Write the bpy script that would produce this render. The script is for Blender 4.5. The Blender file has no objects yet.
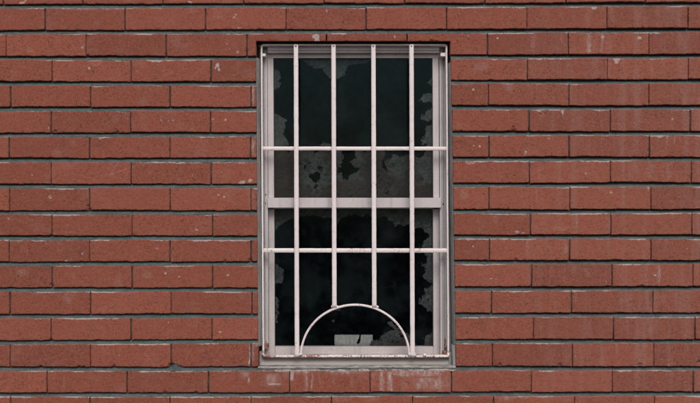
import bpy, bmesh, math
import numpy as np
from mathutils import Vector

S = 0.0025            # metres per photo pixel on the wall's face
D = 2.6               # camera distance from the wall
H = 1.50              # camera height
CX, CY = 350.0, 201.5
rng = np.random.default_rng(7)
C = bpy.context.scene.collection

def X(px, d=0.0): return (px - CX) * S * (D + d) / D
def Z(py, d=0.0): return H + (CY - py) * S * (D + d) / D

# ------------------------------------------------------------------ numpy noise
def _h(ix, iy, seed):
    n = (ix.astype(np.int64) * 374761393 + iy.astype(np.int64) * 668265263 + seed * 2147483647) & 0xffffffff
    n = ((n ^ (n >> 13)) * 1274126177) & 0xffffffff
    return ((n ^ (n >> 16)) & 0xffff) / 65535.0
def vn(x, y, seed=0):
    x = np.asarray(x, float); y = np.asarray(y, float)
    x, y = np.broadcast_arrays(x, y)
    ix = np.floor(x); iy = np.floor(y)
    fx = x - ix; fy = y - iy
    fx = fx * fx * (3 - 2 * fx); fy = fy * fy * (3 - 2 * fy)
    a = _h(ix, iy, seed); b = _h(ix + 1, iy, seed); c = _h(ix, iy + 1, seed); d = _h(ix + 1, iy + 1, seed)
    return (a + (b - a) * fx) * (1 - fy) + (c + (d - c) * fx) * fy
def fbm(x, y, seed=0, o=3):
    t = 0; a = 0.5; n = 0
    for k in range(o):
        t = t + a * vn(np.asarray(x) * 2 ** k, np.asarray(y) * 2 ** k, seed + 31 * k); n += a; a *= 0.55
    return t / n * 2 - 1          # -1..1
def sstep(a, b, x):
    t = np.clip((x - a) / (b - a), 0, 1); return t * t * (3 - 2 * t)

# ------------------------------------------------------------------ object helpers
def np_mesh(name, V, Q, mat, parent=None, attrs=None, smooth=True):
    me = bpy.data.meshes.new(name)
    V = np.asarray(V, np.float32); Q = np.asarray(Q, np.int32)
    me.vertices.add(len(V)); me.vertices.foreach_set('co', V.ravel())
    me.loops.add(Q.size); me.loops.foreach_set('vertex_index', Q.ravel())
    me.polygons.add(len(Q))
    me.polygons.foreach_set('loop_start', np.arange(0, Q.size, 4, dtype=np.int32))
    me.polygons.foreach_set('loop_total', np.full(len(Q), 4, np.int32))
    me.polygons.foreach_set('use_smooth', np.full(len(Q), smooth))
    me.update(calc_edges=True)
    for k, a in (attrs or {}).items():
        at = me.attributes.new(k, 'FLOAT', 'POINT'); at.data.foreach_set('value', np.asarray(a, np.float32))
    me.materials.append(mat)
    o = bpy.data.objects.new(name, me); C.objects.link(o)
    if parent: o.parent = parent; o.matrix_parent_inverse.identity()
    return o
def bm_obj(name, bm, mat, parent=None, smooth=False):
    me = bpy.data.meshes.new(name); bm.normal_update(); bm.to_mesh(me); bm.free()
    if smooth:
        for p in me.polygons: p.use_smooth = True
    me.materials.append(mat)
    o = bpy.data.objects.new(name, me); C.objects.link(o)
    if parent: o.parent = parent
    return o
def tag(o, label=None, cat=None, group=None, kind=None):
    if label: o['label'] = label
    if cat: o['category'] = cat
    if group: o['group'] = group
    if kind: o['kind'] = kind
    return o
def empty(name):
    o = bpy.data.objects.new(name, None); C.objects.link(o); return o   # kept at the origin; children carry world positions
def hexa(bm, pts, bev=0.0, seg=2):
    """pts: 8 corners: front tl,tr,br,bl then back tl,tr,br,bl"""
    vs = [bm.verts.new(p) for p in pts]
    fs = [(0,3,2,1), (4,5,6,7), (0,1,5,4), (3,7,6,2), (0,4,7,3), (1,2,6,5)]
    faces = [bm.faces.new([vs[i] for i in f]) for f in fs]
    bmesh.ops.recalc_face_normals(bm, faces=faces)
    if bev > 0:
        es = list({e for f in faces for e in f.edges})
        bmesh.ops.bevel(bm, geom=es, offset=bev, segments=seg, profile=0.5, affect='EDGES')
def pbox(bm, x0, y0, x1, y1, d0, d1, bev=0.0006, lean=(0, 0), slope=0.0):
    """box given by photo pixels at depth d0..d1 (d0 front). lean=(x shift of top, x shift of bottom) ; slope = bottom pushed forward"""
    a, b = lean
    F = [(X(x0 + a, d0), d0, Z(y0, d0)), (X(x1 + a, d0), d0, Z(y0, d0)), (X(x1 + b, d0), d0 - slope, Z(y1, d0)), (X(x0 + b, d0), d0 - slope, Z(y1, d0))]
    B = [(p[0], d1, p[2]) for p in F]
    hexa(bm, F + B, bev)
def LN(y, a=0.0, b=1.3):                 # the slight lean of window and grille: bottom a pixel to the right
    return a + (b - a) * (y - 45) / 312.0

# ------------------------------------------------------------------ material helpers
class NT:
    def __init__(s, name):
        s.m = bpy.data.materials.new(name); s.m.use_nodes = True
        s.t = s.m.node_tree; s.t.nodes.clear()
        s.out = s.t.nodes.new('ShaderNodeOutputMaterial')
    def n(s, typ, **kw):
        nd = s.t.nodes.new(typ)
        for k, v in kw.items():
            if k in ('data_type', 'operation', 'blend_type', 'feature', 'attribute_name', 'noise_dimensions', 'distance', 'vector_type', 'musgrave_type', 'clamp', 'use_clamp'):
                setattr(nd, k, v)
            else:
                k2 = int(k[1:]) if k[0] == 'i' and k[1:].isdigit() else k.replace('_', ' ')
                s.set(nd.inputs[k2], v)
        return nd
    def set(s, inp, v):
        if isinstance(v, bpy.types.NodeSocket): s.t.links.new(v, inp)
        elif isinstance(v, (tuple, list)) and len(v) == 3 and inp.type == 'RGBA': inp.default_value = (*v, 1)
        else: inp.default_value = v
    def math(s, op, a, b=0.0, clamp=False):
        nd = s.n('ShaderNodeMath', operation=op); nd.use_clamp = clamp
        s.set(nd.inputs[0], a); s.set(nd.inputs[1], b); return nd.outputs[0]
    def mix(s, f, a, b, mode='MIX'):
        nd = s.t.nodes.new('ShaderNodeMix'); nd.data_type = 'RGBA'; nd.blend_type = mode
        s.set(nd.inputs[0], f); s.set(nd.inputs[6], a); s.set(nd.inputs[7], b); return nd.outputs[2]
    def ramp(s, f, a, b):
        nd = s.t.nodes.new('ShaderNodeMapRange'); nd.interpolation_type = 'SMOOTHSTEP'
        s.set(nd.inputs[0], f); nd.inputs[1].default_value = a; nd.inputs[2].default_value = b; return nd.outputs[0]
    def pos(s, scale=(1, 1, 1)):
        g = s.t.nodes.new('ShaderNodeNewGeometry'); mp = s.t.nodes.new('ShaderNodeMapping')
        mp.inputs['Scale'].default_value = scale; s.t.links.new(g.outputs['Position'], mp.inputs[0]); return mp.outputs[0]
    def noise(s, scale, detail=3, rough=0.55, vec=None):
        nd = s.n('ShaderNodeTexNoise', Scale=scale, Detail=detail, Roughness=rough)
        s.t.links.new(vec or s.pos(), nd.inputs['Vector']); return nd.outputs['Fac']
    def attr(s, name):
        a = s.t.nodes.new('ShaderNodeAttribute'); a.attribute_name = name; return a.outputs['Fac']
    def bump(s, h, strength=0.5, dist=0.001, normal=None):
        b = s.n('ShaderNodeBump', Strength=strength, Distance=dist); s.set(b.inputs['Height'], h)
        if normal: s.set(b.inputs['Normal'], normal)
        return b.outputs[0]
    def finish(s, col, rough=0.8, spec=0.3, normal=None, metallic=0.0):
        p = s.t.nodes.new('ShaderNodeBsdfPrincipled')
        s.set(p.inputs['Base Color'], col); s.set(p.inputs['Roughness'], rough); s.set(p.inputs['Specular IOR Level'], spec)
        s.set(p.inputs['Metallic'], metallic)
        if normal: s.set(p.inputs['Normal'], normal)
        s.t.links.new(p.outputs[0], s.out.inputs[0]); return s.m

def mat_brick():
    t = NT('red_brick')
    r = t.attr('brick_tone'); st = t.attr('stain'); dk = t.attr('shade_and_tone')
    base = t.mix(r, (0.205, 0.067, 0.047), (0.300, 0.096, 0.063))
    clo = t.ramp(t.noise(16, 3), 0.35, 0.7)
    base = t.mix(t.math('MULTIPLY', clo, 0.35), base, (0.245, 0.082, 0.056))
    grain = t.noise(620, 4, 0.7)
    base = t.mix(t.ramp(grain, 0.42, 0.72), base, (0.40, 0.135, 0.090))
    fine = t.noise(900, 2, 0.6)
    base = t.mix(t.math('MULTIPLY', t.ramp(fine, 0.5, 0.3), 0.35), base, (0.17, 0.052, 0.036))
    # fired-in dark flecks, slightly wider than tall
    v = t.pos((0.9, 1, 1.1))
    n1 = t.noise(290, 3, 0.6, v); n1b = t.noise(38, 2)
    pits = t.math('ADD', n1, t.math('MULTIPLY', t.math('SUBTRACT', n1b, 0.5), 0.22))
    pit = t.ramp(pits, 0.585, 0.71)
    soft = t.ramp(t.noise(120, 4, 0.65, v), 0.48, 0.70)
    base = t.mix(t.math('MULTIPLY', soft, 0.45), base, (0.175, 0.058, 0.042))
    lite = t.ramp(t.noise(95, 4, 0.65), 0.54, 0.74)
    base = t.mix(t.math('MULTIPLY', lite, 0.35), base, (0.42, 0.17, 0.125))
    base = t.mix(t.math('MULTIPLY', pit, 0.70), base, (0.070, 0.030, 0.025))
    # tiny pale grit
    gr = t.ramp(t.noise(260, 1, 0.5, t.pos((1, 1, 1.1))), 0.735, 0.79)
    base = t.mix(t.math('MULTIPLY', gr, 0.6), base, (0.55, 0.42, 0.38))
    # old drag lines from the wire cut
    drag = t.noise(60, 2, 0.6, t.pos((0.25, 1, 5.0)))
    base = t.mix(t.math('MULTIPLY', t.ramp(drag, 0.6, 0.8), 0.3), base, (0.21, 0.075, 0.055))
    # darker lower edges, brick sides and scattered blotches
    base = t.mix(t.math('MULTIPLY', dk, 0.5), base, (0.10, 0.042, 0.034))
    hzn = t.math('MULTIPLY', t.attr('lime_haze'), t.math('ADD', 0.35, t.math('MULTIPLY', t.noise(190, 4, 0.7), 0.9)))
    base = t.mix(t.math('MULTIPLY', hzn, 0.62, True), base, (0.40, 0.275, 0.255))
    # lime and mortar smears, shape from the mesh attribute broken up by noise
    nn = t.noise(420, 4, 0.7)
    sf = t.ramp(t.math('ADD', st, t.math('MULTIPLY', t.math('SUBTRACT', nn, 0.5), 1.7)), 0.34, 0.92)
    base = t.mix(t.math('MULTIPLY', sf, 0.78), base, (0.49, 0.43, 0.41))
    hgt = t.math('SUBTRACT', t.math('MULTIPLY', grain, 0.6), pit)
    nrm = t.bump(t.math('SUBTRACT', hgt, t.math('MULTIPLY', soft, 0.5)), 0.6, 0.0014)
    return t.finish(base, 0.92, 0.15, nrm)

def mat_mortar():
    t = NT('grey_mortar')
    a = t.noise(35, 4); b = t.noise(500, 3, 0.7); c = t.noise(160, 3, 0.65)
    base = t.mix(t.ramp(a, 0.3, 0.7), (0.070, 0.098, 0.102), (0.118, 0.146, 0.148))
    base = t.mix(t.ramp(b, 0.45, 0.75), base, (0.17, 0.19, 0.185))
    base = t.mix(t.math('MULTIPLY', t.ramp(b, 0.42, 0.25), 0.8), base, (0.030, 0.038, 0.038))
    base = t.mix(t.math('MULTIPLY', t.ramp(c, 0.60, 0.72), 0.6), base, (0.035, 0.042, 0.042))
    base = t.mix(t.math('MULTIPLY', t.attr('shade_and_tone'), 0.85), base, (0.034, 0.024, 0.021))  # painted shade in the bed joints, brownish tone in the head joints
    return t.finish(base, 0.95, 0.1, t.bump(t.math('ADD', b, c), 0.8, 0.002))

def mat_sill_mortar():
    t = NT('pale_sill_mortar')
    b = t.noise(380, 4, 0.7); c = t.noise(90, 4, 0.65, t.pos((0.45, 1, 1.8)))
    base = t.mix(t.ramp(c, 0.35, 0.62), (0.23, 0.225, 0.215), (0.44, 0.405, 0.385))
    base = t.mix(t.ramp(b, 0.58, 0.72), base, (0.07, 0.075, 0.075))
    return t.finish(base, 0.95, 0.1, t.bump(b, 0.9, 0.002))

def mat_caulk():
    t = NT('grey_caulk')
    b = t.noise(300, 3); c = t.noise(26, 3, 0.6, t.pos((1, 1, 0.5)))
    base = t.mix(t.ramp(c, 0.3, 0.7), (0.23, 0.25, 0.25), (0.33, 0.335, 0.33))
    base = t.mix(t.ramp(b, 0.6, 0.75), base, (0.12, 0.13, 0.13))
    return t.finish(base, 0.8, 0.3, t.bump(b, 0.5, 0.0012))

def mat_frame(name, col, dirt=0.5):
    t = NT(name)
    big = t.noise(14, 4, 0.6); mid = t.noise(90, 4, 0.65); sp = t.noise(420, 2, 0.5); run = t.noise(55, 3, 0.6, t.pos((1.6, 1, 0.12)))
    c = t.mix(t.math('MULTIPLY', t.ramp(big, 0.35, 0.75), 0.5 * dirt), col, tuple(v * 0.70 for v in col))
    c = t.mix(t.math('MULTIPLY', t.ramp(run, 0.5, 0.8), 0.55 * dirt), c, (0.30, 0.285, 0.27))
    c = t.mix(t.math('MULTIPLY', t.ramp(mid, 0.6, 0.8), 0.5 * dirt), c, (0.34, 0.30, 0.28))
    c = t.mix(t.math('MULTIPLY', t.ramp(t.noise(520, 3, 0.7), 0.56, 0.36), 0.30), c, (0.30, 0.285, 0.285))
    c = t.mix(t.ramp(sp, 0.735, 0.78), c, (0.13, 0.10, 0.09))
    return t.finish(c, 0.55, 0.35, t.bump(t.math('ADD', mid, t.math('MULTIPLY', sp, 0.4)), 0.25, 0.001))

def mat_grille(name, rust=0.0):
    """brush-painted iron, paint chipped to rust; rust = extra share of bare metal"""
    t = NT(name)
    big = t.noise(60, 4, 0.6); sp = t.noise(300, 3, 0.6); warm = t.noise(9, 3)
    c = t.mix(t.ramp(warm, 0.3, 0.7), (0.87, 0.80, 0.81), (0.82, 0.73, 0.735))
    c = t.mix(t.math('MULTIPLY', t.ramp(big, 0.58, 0.8), 0.45), c, (0.62, 0.50, 0.47))
    f = t.math('ADD', t.math('MULTIPLY', sp, 0.55), t.math('MULTIPLY', t.noise(24, 3), 0.45))
    c = t.mix(t.math('MULTIPLY', t.ramp(f, 0.60 - rust, 0.665 - rust), 0.75), c, (0.52, 0.32, 0.26))
    c = t.mix(t.ramp(f, 0.655 - rust, 0.70 - rust), c, (0.26, 0.105, 0.07))
    c = t.mix(t.math('MULTIPLY', t.ramp(t.noise(150, 4, 0.7), 0.57, 0.70), 0.45), c, (0.52, 0.40, 0.36))
    c = t.mix(t.ramp(t.noise(210, 2, 0.5), 0.695, 0.74), c, (0.07, 0.045, 0.04))
    return t.finish(c, 0.5, 0.4, t.bump(t.math('ADD', sp, big), 0.4, 0.0012))

def mat_rust():
    t = NT('bare_rust')
    a = t.noise(260, 4, 0.7)
    c = t.mix(t.ramp(a, 0.35, 0.65), (0.12, 0.045, 0.03), (0.45, 0.24, 0.18))
    c = t.mix(t.ramp(t.noise(180, 3), 0.58, 0.66), c, (0.60, 0.48, 0.45))
    return t.finish(c, 0.85, 0.2, t.bump(a, 0.8, 0.002))

def mat_film():
    t = NT('peeling_film')
    tone = t.attr('film_tone')
    a = t.noise(110, 6, 0.75, t.pos((0.8, 1, 1.3))); b = t.noise(40, 4, 0.65)
    grey = t.mix(t.ramp(t.math('ADD', t.math('MULTIPLY', a, 0.6), t.math('MULTIPLY', b, 0.4)), 0.38, 0.62), (0.052, 0.058, 0.058), (0.106, 0.113, 0.112))
    brown = t.mix(t.ramp(a, 0.3, 0.75), (0.042, 0.034, 0.031), (0.072, 0.058, 0.052))
    f = t.ramp(t.math('ADD', tone, t.math('MULTIPLY', t.math('SUBTRACT', b, 0.5), 2.2)), 0.35, 0.65)
    c = t.mix(f, grey, brown)
    return t.finish(c, 0.9, 0.15, t.bump(a, 0.25, 0.001))

def mat_glass():
    t = NT('dusty_glass')
    tr = t.t.nodes.new('ShaderNodeBsdfTransparent'); tr.inputs[0].default_value = (0.86, 0.88, 0.88, 1)
    gl = t.t.nodes.new('ShaderNodeBsdfGlossy'); gl.inputs['Roughness'].default_value = 0.12; gl.inputs[0].default_value = (0.40, 0.66, 0.80, 1)
    df = t.t.nodes.new('ShaderNodeBsdfDiffuse'); df.inputs[0].default_value = (0.26, 0.38, 0.41, 1)
    m1 = t.t.nodes.new('ShaderNodeMixShader'); m1.inputs[0].default_value = 0.010
    t.t.links.new(tr.outputs[0], m1.inputs[1]); t.t.links.new(gl.outputs[0], m1.inputs[2])
    m2 = t.t.nodes.new('ShaderNodeMixShader')
    dust = t.math('ADD', t.math('MULTIPLY', t.ramp(t.noise(9, 5, 0.7), 0.42, 0.62), 0.011), t.math('MULTIPLY', t.ramp(t.noise(45, 5, 0.7), 0.45, 0.8), 0.010))
    t.t.links.new(dust, m2.inputs[0])
    t.t.links.new(m1.outputs[0], m2.inputs[1]); t.t.links.new(df.outputs[0], m2.inputs[2])
    t.t.links.new(m2.outputs[0], t.out.inputs[0]); return t.m

def mat_plain(name, col, rough=0.9, scale=30, var=0.35):
    t = NT(name); a = t.noise(scale, 4, 0.6)
    return t.finish(t.mix(t.ramp(a, 0.3, 0.7), col, tuple(v * (1 - var) for v in col)), rough, 0.2, t.bump(a, 0.3, 0.003))

M = dict(brick=mat_brick(), mortar=mat_mortar(), sillm=mat_sill_mortar(), caulk=mat_caulk(),
         frame=mat_frame('aged_white_frame_paint', (0.635, 0.585, 0.605), 0.8), frame2=mat_frame('weathered_lower_frame_paint', (0.60, 0.55, 0.56), 1.0),
         track=mat_frame('dull_track_metal', (0.59, 0.57, 0.58), 0.8), sill=mat_frame('dull_sill_metal', (0.36, 0.335, 0.325), 1.0),
         bar=mat_grille('painted_iron'), bar2=mat_grille('painted_iron_rusting', 0.045), bar3=mat_grille('painted_iron_bottom', 0.125), rust=mat_rust(),
         film=mat_film(), glass=mat_glass(), paper=None,
         room=mat_plain('dark_interior', (0.030, 0.042, 0.048)), core=mat_plain('masonry_backing', (0.12, 0.125, 0.12)),
         lintel=mat_plain('dark_steel', (0.03, 0.03, 0.03)), ground=mat_plain('asphalt', (0.055, 0.055, 0.055), scale=90),
         gasket=mat_plain('black_gasket', (0.018, 0.02, 0.02)), screw=mat_plain('dark_screw', (0.06, 0.05, 0.05)))

# ------------------------------------------------------------------ the wall: courses measured on the photograph
tops = [(-18, -18, -19, -19.5), (8, 7.5, 7, 6), (34, 33.5, 33, 32), (60, 60, 58.7, 58), (85.5, 85.5, 84, 83.3), (111, 111, 109.6, 109.3),
        (137, 136.5, 135.4, 135), (162.2, 162, 161, 160.8), (188.2, 188, 187, 186.6), (214.5, 214.5, 213.5, 213.3), (240, 240, 239, 239),
        (266, 265.7, 264.6, 264.2), (291.7, 292, 291, 290.6), (318.4, 318, 317.2, 317), (344.8, 343.3, 343.5, 343.5), (371, 371.2, 370.6, 370.8), (397, 397, 396.4, 396.2)]
joints = [[3, 82.5, 163, 243.5, 324, 404.5, 485, 566, 645.5], [45, 125, 205.5, 286, 366, 446.5, 527, 607, 688],
          [6, 86, 166, 247, 326.5, 407, 487.5, 568.5, 649], [52, 131, 211, None, 527.5, 607.5, 688.5],
          [10.5, 90.5, 170, 251, None, 488.5, 569, 649], [51, 130.5, 210.5, None, 529, 610.5, 690.5],
          [9, 89.5, 170, 250.5, None, 489, 569, 649.5], [51, 131, 211, None, 529.5, 610.5, 691.5],
          [9.5, 89.5, 170, 251, None, 489, 570, 651], [52, 132, 212.5, None, 530.5, 611, 692],
          [9, 89.5, 170, 251, None, 489.5, 569.5, 651], [52, 132, 212.5, None, 531.5, 612, 693],
          [10, 90.5, 171, 252, None, 491.5, 571.5, 653], [51, 131, 212, None, 533.5, 613.5, 695],
          [10, 90.5, 171, 251, None, 492.5, 572.5, 654], [47, 127, 208.5, 289.5, 370, 451.5, 531.5, 612.5, 693.5],
          [10.5, 90, 170, 251, 331.5, 412.5, 493.5, 574.5, 654.5]]
N = len(tops)
XK = [0, 258, 455, 700]
P0, PITCH = 80.6, 26.0
UP, DN = 20, 15
OT, OB = 41.0, 366.3
def xl(y): return np.interp(y, [41, 366], [256.0, 258.4])
def xr(y): return np.interp(y, [41, 120, 366], [450.2, 452.2, 456.0])
def top_of(r, x):
    if r < 0: return np.interp(x, XK, tops[0]) + r * PITCH
    if r >= N: return np.interp(x, XK, tops[-1]) + (r - N + 1) * PITCH
    return np.interp(x, XK, tops[r])
def low_edge(r, x): return top_of(r + 1, x) - 4.3 + 0.25 * fbm(np.asarray(x) / 90.0, r * 3.7, 5)
XMIN, XMAX = -500.0, 1200.0
def joints_of(r):
    if 0 <= r < N: j = list(joints[r])
    else: j = [(10.5 if r % 2 == 0 else 50.5) + 80.6 * k for k in range(9)]
    while j[0] > XMIN + P0: j.insert(0, j[0] - P0)
    while j[-1] < XMAX - P0: j.append(j[-1] + P0)
    return [XMIN] + j + [XMAX]

brick_tone_special = {}
# ---- marks on the bricks: (x, y, rx, ry, strength)
dots = [(89, 68, 1.5, 1.3, 1), (217, 65, 1.8, 2.2, 1), (219, 69, 1.5, 2, .9), (215.5, 68, 1, 1.4, .8), (234, 17, 1, 1.2, .9), (236, 14.5, .9, 1, .8), (239, 27.5, 2.5, .8, .7),
        (227, 44, 1, 1, .7), (238, 52, 1.2, 1.6, .7), (230, 49, 1, 1, .6), (82, 47.5, 1.3, 1.2, .8), (22, 2.5, 2.4, 1, .9), (25, 1, 1, 2, .8), (190, 2, 2.4, 1.4, .9), (30, 50, 3, 2, .45),
        (161, 120, .9, .9, .9), (173, 120.5, .9, .9, .9), (213, 118.5, 1, 1, .9), (225.5, 119.5, 1, 1.2, .9), (48, 128, .9, 1, .8), (168, 121, .8, .8, .7), (32, 174.5, 1.5, 1, .7), (50, 197, 1.8, 1.8, .6),
        (219, 195, 1.2, 1, .9), (224, 196.5, 1, 1, .9), (9, 219, 1, 1.4, .7), (67, 225, .7, 1, .7), (67, 229, .7, 1, .7), (67, 233, .7, 1, .6), (82, 253.5, 1.2, 1.2, .8), (66, 260.6, 1.8, 1, .9), (158, 248.5, 1.2, 1, .7),
        (157, 248.8, 1, 1, .6), (166, 273.5, 1.1, 1.1, 1), (179, 277, .9, .9, .8), (228, 275, 1.2, 1, .9), (196, 230, 1.1, .9, .8), (165, 273, 1, 1, .8), (168, 322, .9, 1, .9), (220.5, 332, 1, 1, 1), (148.5, 359, .9, 1, .7), (168, 338, .8, .8, .8),
        (119, 355, .9, .9, .6), (147, 356, .9, .9, .6), (316, 36.5, 3.6, 2.6, 1), (317, 40, 2, 2.4, 1), (395, 36.5, 1.2, 1.4, 1), (327, 10.5, 1.2, 1, .7), (498, 38, 1.2, 1.1, 1), (469, 35.5, 1.1, 1, .8),
        (617, 59, 3.1, 1.6, 1), (616.6, 61, 1.5, 2.2, 1), (639.5, 37.5, 2.0, 1.8, 1), (594, 7.5, 2.6, 1.8, .9), (603, 37, 2, 1.6, .8), (473, 89.5, 1.2, 1.3, 1), (473.5, 145.5, 1.1, 1.1, 1), (479.5, 146, 1, 1, .9), (526, 151.5, 1, 1.2, .9), (525, 154, 1, 1, .8),
        (548.5, 138.6, 1.4, 1, .7), (563, 112, 1.2, 2.4, .9), (573, 120, .9, .9, .7), (599.5, 110, 2.4, 1.2, .7), (673.5, 119.5, 1, 1, .9), (586.5, 174, 1.2, 1, .8), (611.5, 192, 2, 2, .7), (648, 188, .9, 2.4, .8), (655, 275, 1.8, 1.3, 1),
        (473, 246, 1.2, 1.2, .9), (491, 278.4, 2.4, .8, .7), (496, 279, 1.6, .8, .7), (517, 232, 2.2, 1.4, .8), (523, 233, 2, 1, .7), (481, 66.5, 6.5, 4, .42), (464, 194, 3, 5, .45), (470, 162.4, 5, 2.2, .6), (541, 110.5, 5, 1.6, .9), (472, 361, .8, 1, .6),
        (637, 89, 6, 4, .4), (510, 88, 6, 3.4, .42), (660, 136.5, 3, 1.6, .9), (494, 58.8, 3, .8, .9), (505, 320, 1, 1, .5), (242, 182, 3.5, 1.8, .85), (250, 180.5, 2.4, 1.6, .85), (22, 273, 5, 3, .4), (68, 297, 4, 6, .38), (147, 275, 4, 3, .35), (118, 282, 3, 5, .3),
        (566, 250, 1.4, 5, .5), (560, 228, 7, 2.4, .35), (95, 60.6, 9, 1.3, .55), (57, 153, 4, 3, .35), (101, 138, 2.5, 1.3, .7), (148, 6, 1, 1, .6), (155, 60.8, 8, 1.2, .9), (645, 25, 1, 1, .5), (560.5, 15, 1, 1, .6)]
# vertical runs of lime: (x, y0, y1, half width, strength)
runs = [(588.5, 33, 55, 3.0, .62), (602, 33, 54, 1.6, .55), (561.5, 34, 44, 1.2, .5), (534, 34, 53, 3.2, .45), (612, 7, 24, 2.2, .40), (685, 33, 54, 4, .42), (682, 60, 78, 3.5, .42), (652, 62, 78, 1.2, .42), (686, 86, 104, 5.5, .45), (694, 85, 95, 1.5, .5), (624, 85, 104, 1, .5), (641, 60, 70, 1, .3),
        (667, 136, 150, 1, .6), (675, 136, 146, 1, .6), (680, 136, 143, 1, .6), (669, 162, 181, 3, .42), (635, 163, 181, 4, .38), (651, 164, 180, 5, .40), (593, 112, 130, 2, .25), (577, 214, 234, 1.4, .52), (564, 241, 256, 1.2, .45), (527.5, 240, 258, 2.0, .50), (496, 214, 225, 2.4, .40),
        (646, 265, 283, 1.2, .55), (659, 265, 285, 2.0, .55), (651, 318, 338, 2.2, .46), (617, 344, 358, 1.4, .40), (574, 266, 276, 5, .33), (587, 268, 278, 4, .30), (664, 292, 304, 3, .40), (676, 292, 302, 1, .4), (540, 166, 183, 2, .3), (537, 188, 204, 1.6, .35), (551, 266, 280, 2, .3), (575, 292, 303, 2, .4),
        (252.8, 87, 107, 2.0, .62), (253, 138, 157, 2.6, .60), (253, 190, 200, 2.0, .50), (252, 292, 305, 2, .45), (250, 344, 366, 1.5, .98), (252.8, 346, 362, 1.2, .9), (254.5, 344, 348.5, 3.5, .9),
        (245, 372, 379, 5, .72), (249, 378, 384, 1.6, .7), (225, 371, 373, 9, .75), (306, 372, 393, 1.6, .75), (312, 373, 392, 1.0, .60), (292, 372, 382, 2.4, .85), (304.5, 372, 378, 3, .5), (320, 374, 386, 1, .45), (334, 373, 387, 1, .45), (352, 372, 388, 1.6, .50), (366, 373, 380, 1.5, .5),
        (382, 372, 393, 2.6, .78), (390, 372, 393, 3.0, .82), (374, 372, 380, 2, .6), (417, 371, 378, 33, .80), (430, 378, 391, 20, .66), (272, 374, 388, 9, .55), (345, 371, 376, 22, .6), (300, 371, 375, 14, .8), (440, 372, 393, 3, .55), (405, 377, 392, 4, .45), (447, 376, 391, 2.5, .5), (271, 374, 386, 6, .48), (285, 372, 380, 3, .5), (465, 372, 374, 8, .6), (495, 371.3, 373, 9, .5), (555, 344, 345, 9, .5),
        (251, 397, 403, 1.5, .6), (340, 397, 403, 8, .45), (372, 398, 403, 6, .5), (530, 397, 399.2, 35, .75), (507, 397, 402, 7, .55), (605, 397, 398.4, 30, .5), (130, 397, 398.6, 12, .5), (64, 376, 390, .8, .42), (66, 292, 303, 2.4, .38), (171, 398, 403, 1, .5), (205, 380, 392, 1, .4), (164, 399, 403, .8, .6),
        (110, 8.0, 10.6, 12, .88), (85, 8, 9.6, 30, .72), (140, 34, 35.6, 22, .75), (120, 34, 35.2, 40, .6), (585, 33, 34.0, 30, .72), (540, 110, 112, 3, .9), (120, 292, 294, 3, .6), (127, 293, 294.8, 8, .7), (100, 240.4, 241.6, 16, .8), (10, 111.4, 112.6, 14, .75)]
# thin scratches
lines = [([(118, 163.4), (114, 168), (110, 175), (120, 171), (132, 167), (145, 163.4)], .8, .50), ([(194, 346), (189, 353), (185, 361)], .5, .5), ([(268, 384.2), (280, 384.2)], .6, .85), ([(281, 384.4), (289, 384.4)], .4, .5),
         ([(90, 62), (95, 65.5), (101, 63)], 1.3, .4), ([(201, 350), (204, 362)], .4, .3), ([(586, 268), (590, 276)], .7, .35)]
def stain_at(x, y):
    s = np.zeros_like(x); hz = np.zeros_like(x)
    wx = x + 1.1 * fbm(x / 3.0, y / 3.0, 91, 2); wy = y + 1.1 * fbm(x / 3.0, y / 3.0, 92, 2)
    for (a, b, rx, ry, k) in dots:
        m = (np.abs(x - a) < rx * 3 + 3) & (np.abs(y - b) < ry * 3 + 3)
        if not m.any(): continue
        q = ((wx[m] - a) / rx) ** 2 + ((wy[m] - b) / ry) ** 2
        if k < 0.5:
            hz[m] = np.maximum(hz[m], 1.5 * k * (1.0 - sstep(0.0, 2.6, q)) * (0.7 + .6 * fbm(x[m] / 2., y[m] / 2.5, 46, 3)))
        else: s[m] = np.maximum(s[m], k * (1.0 - sstep(0.5, 1.8, q)))
    for (a, y0, y1, w, k) in runs:
        m = (np.abs(x - a) < w * 2 + 4) & (y > y0 - 4) & (y < y1 + 4)
        if not m.any(): continue
        q = np.abs(wx[m] - a + 0.5 * fbm(y[m] / 6, a, 8, 2)) / w
        e = sstep(y0 - 1.0, y0 + .5, y[m]) * (1 - sstep(y1 - 3.5, y1 + 1.0, wy[m]))
        br = 0.75 + 0.5 * fbm(x[m] / 2.2, y[m] / 7.0, 44, 2)
        hz[m] = np.maximum(hz[m], min(1.0, 1.35 * k) * e * (1 - sstep(0.1, 1.7, q)) * (0.65 + 0.7 * fbm(x[m] / 1.5, y[m] / 5.0, 47, 3)))
        if k > 0.5: s[m] = np.maximum(s[m], (0.15 + k * .75) * e * (1 - sstep(0.4, 1.25, q)) * br)
    for (pts, w, k) in lines:
        xs = [p[0] for p in pts]; ys = [p[1] for p in pts]
        m = (x > min(xs) - 4) & (x < max(xs) + 4) & (y > min(ys) - 4) & (y < max(ys) + 4)
        if not m.any(): continue
        d = np.full(m.sum(), 99.0); px_, py_ = x[m], y[m]
        for (ax, ay), (bx, by) in zip(pts, pts[1:]):
            L2 = (bx - ax) ** 2 + (by - ay) ** 2
            tt = np.clip(((px_ - ax) * (bx - ax) + (py_ - ay) * (by - ay)) / L2, 0, 1)
            d = np.minimum(d, np.hypot(px_ - ax - tt * (bx - ax), py_ - ay - tt * (by - ay)))
        s[m] = np.maximum(s[m], k * (1 - sstep(w * 0.5, w * 1.6, d)))
    return s, hz

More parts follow.
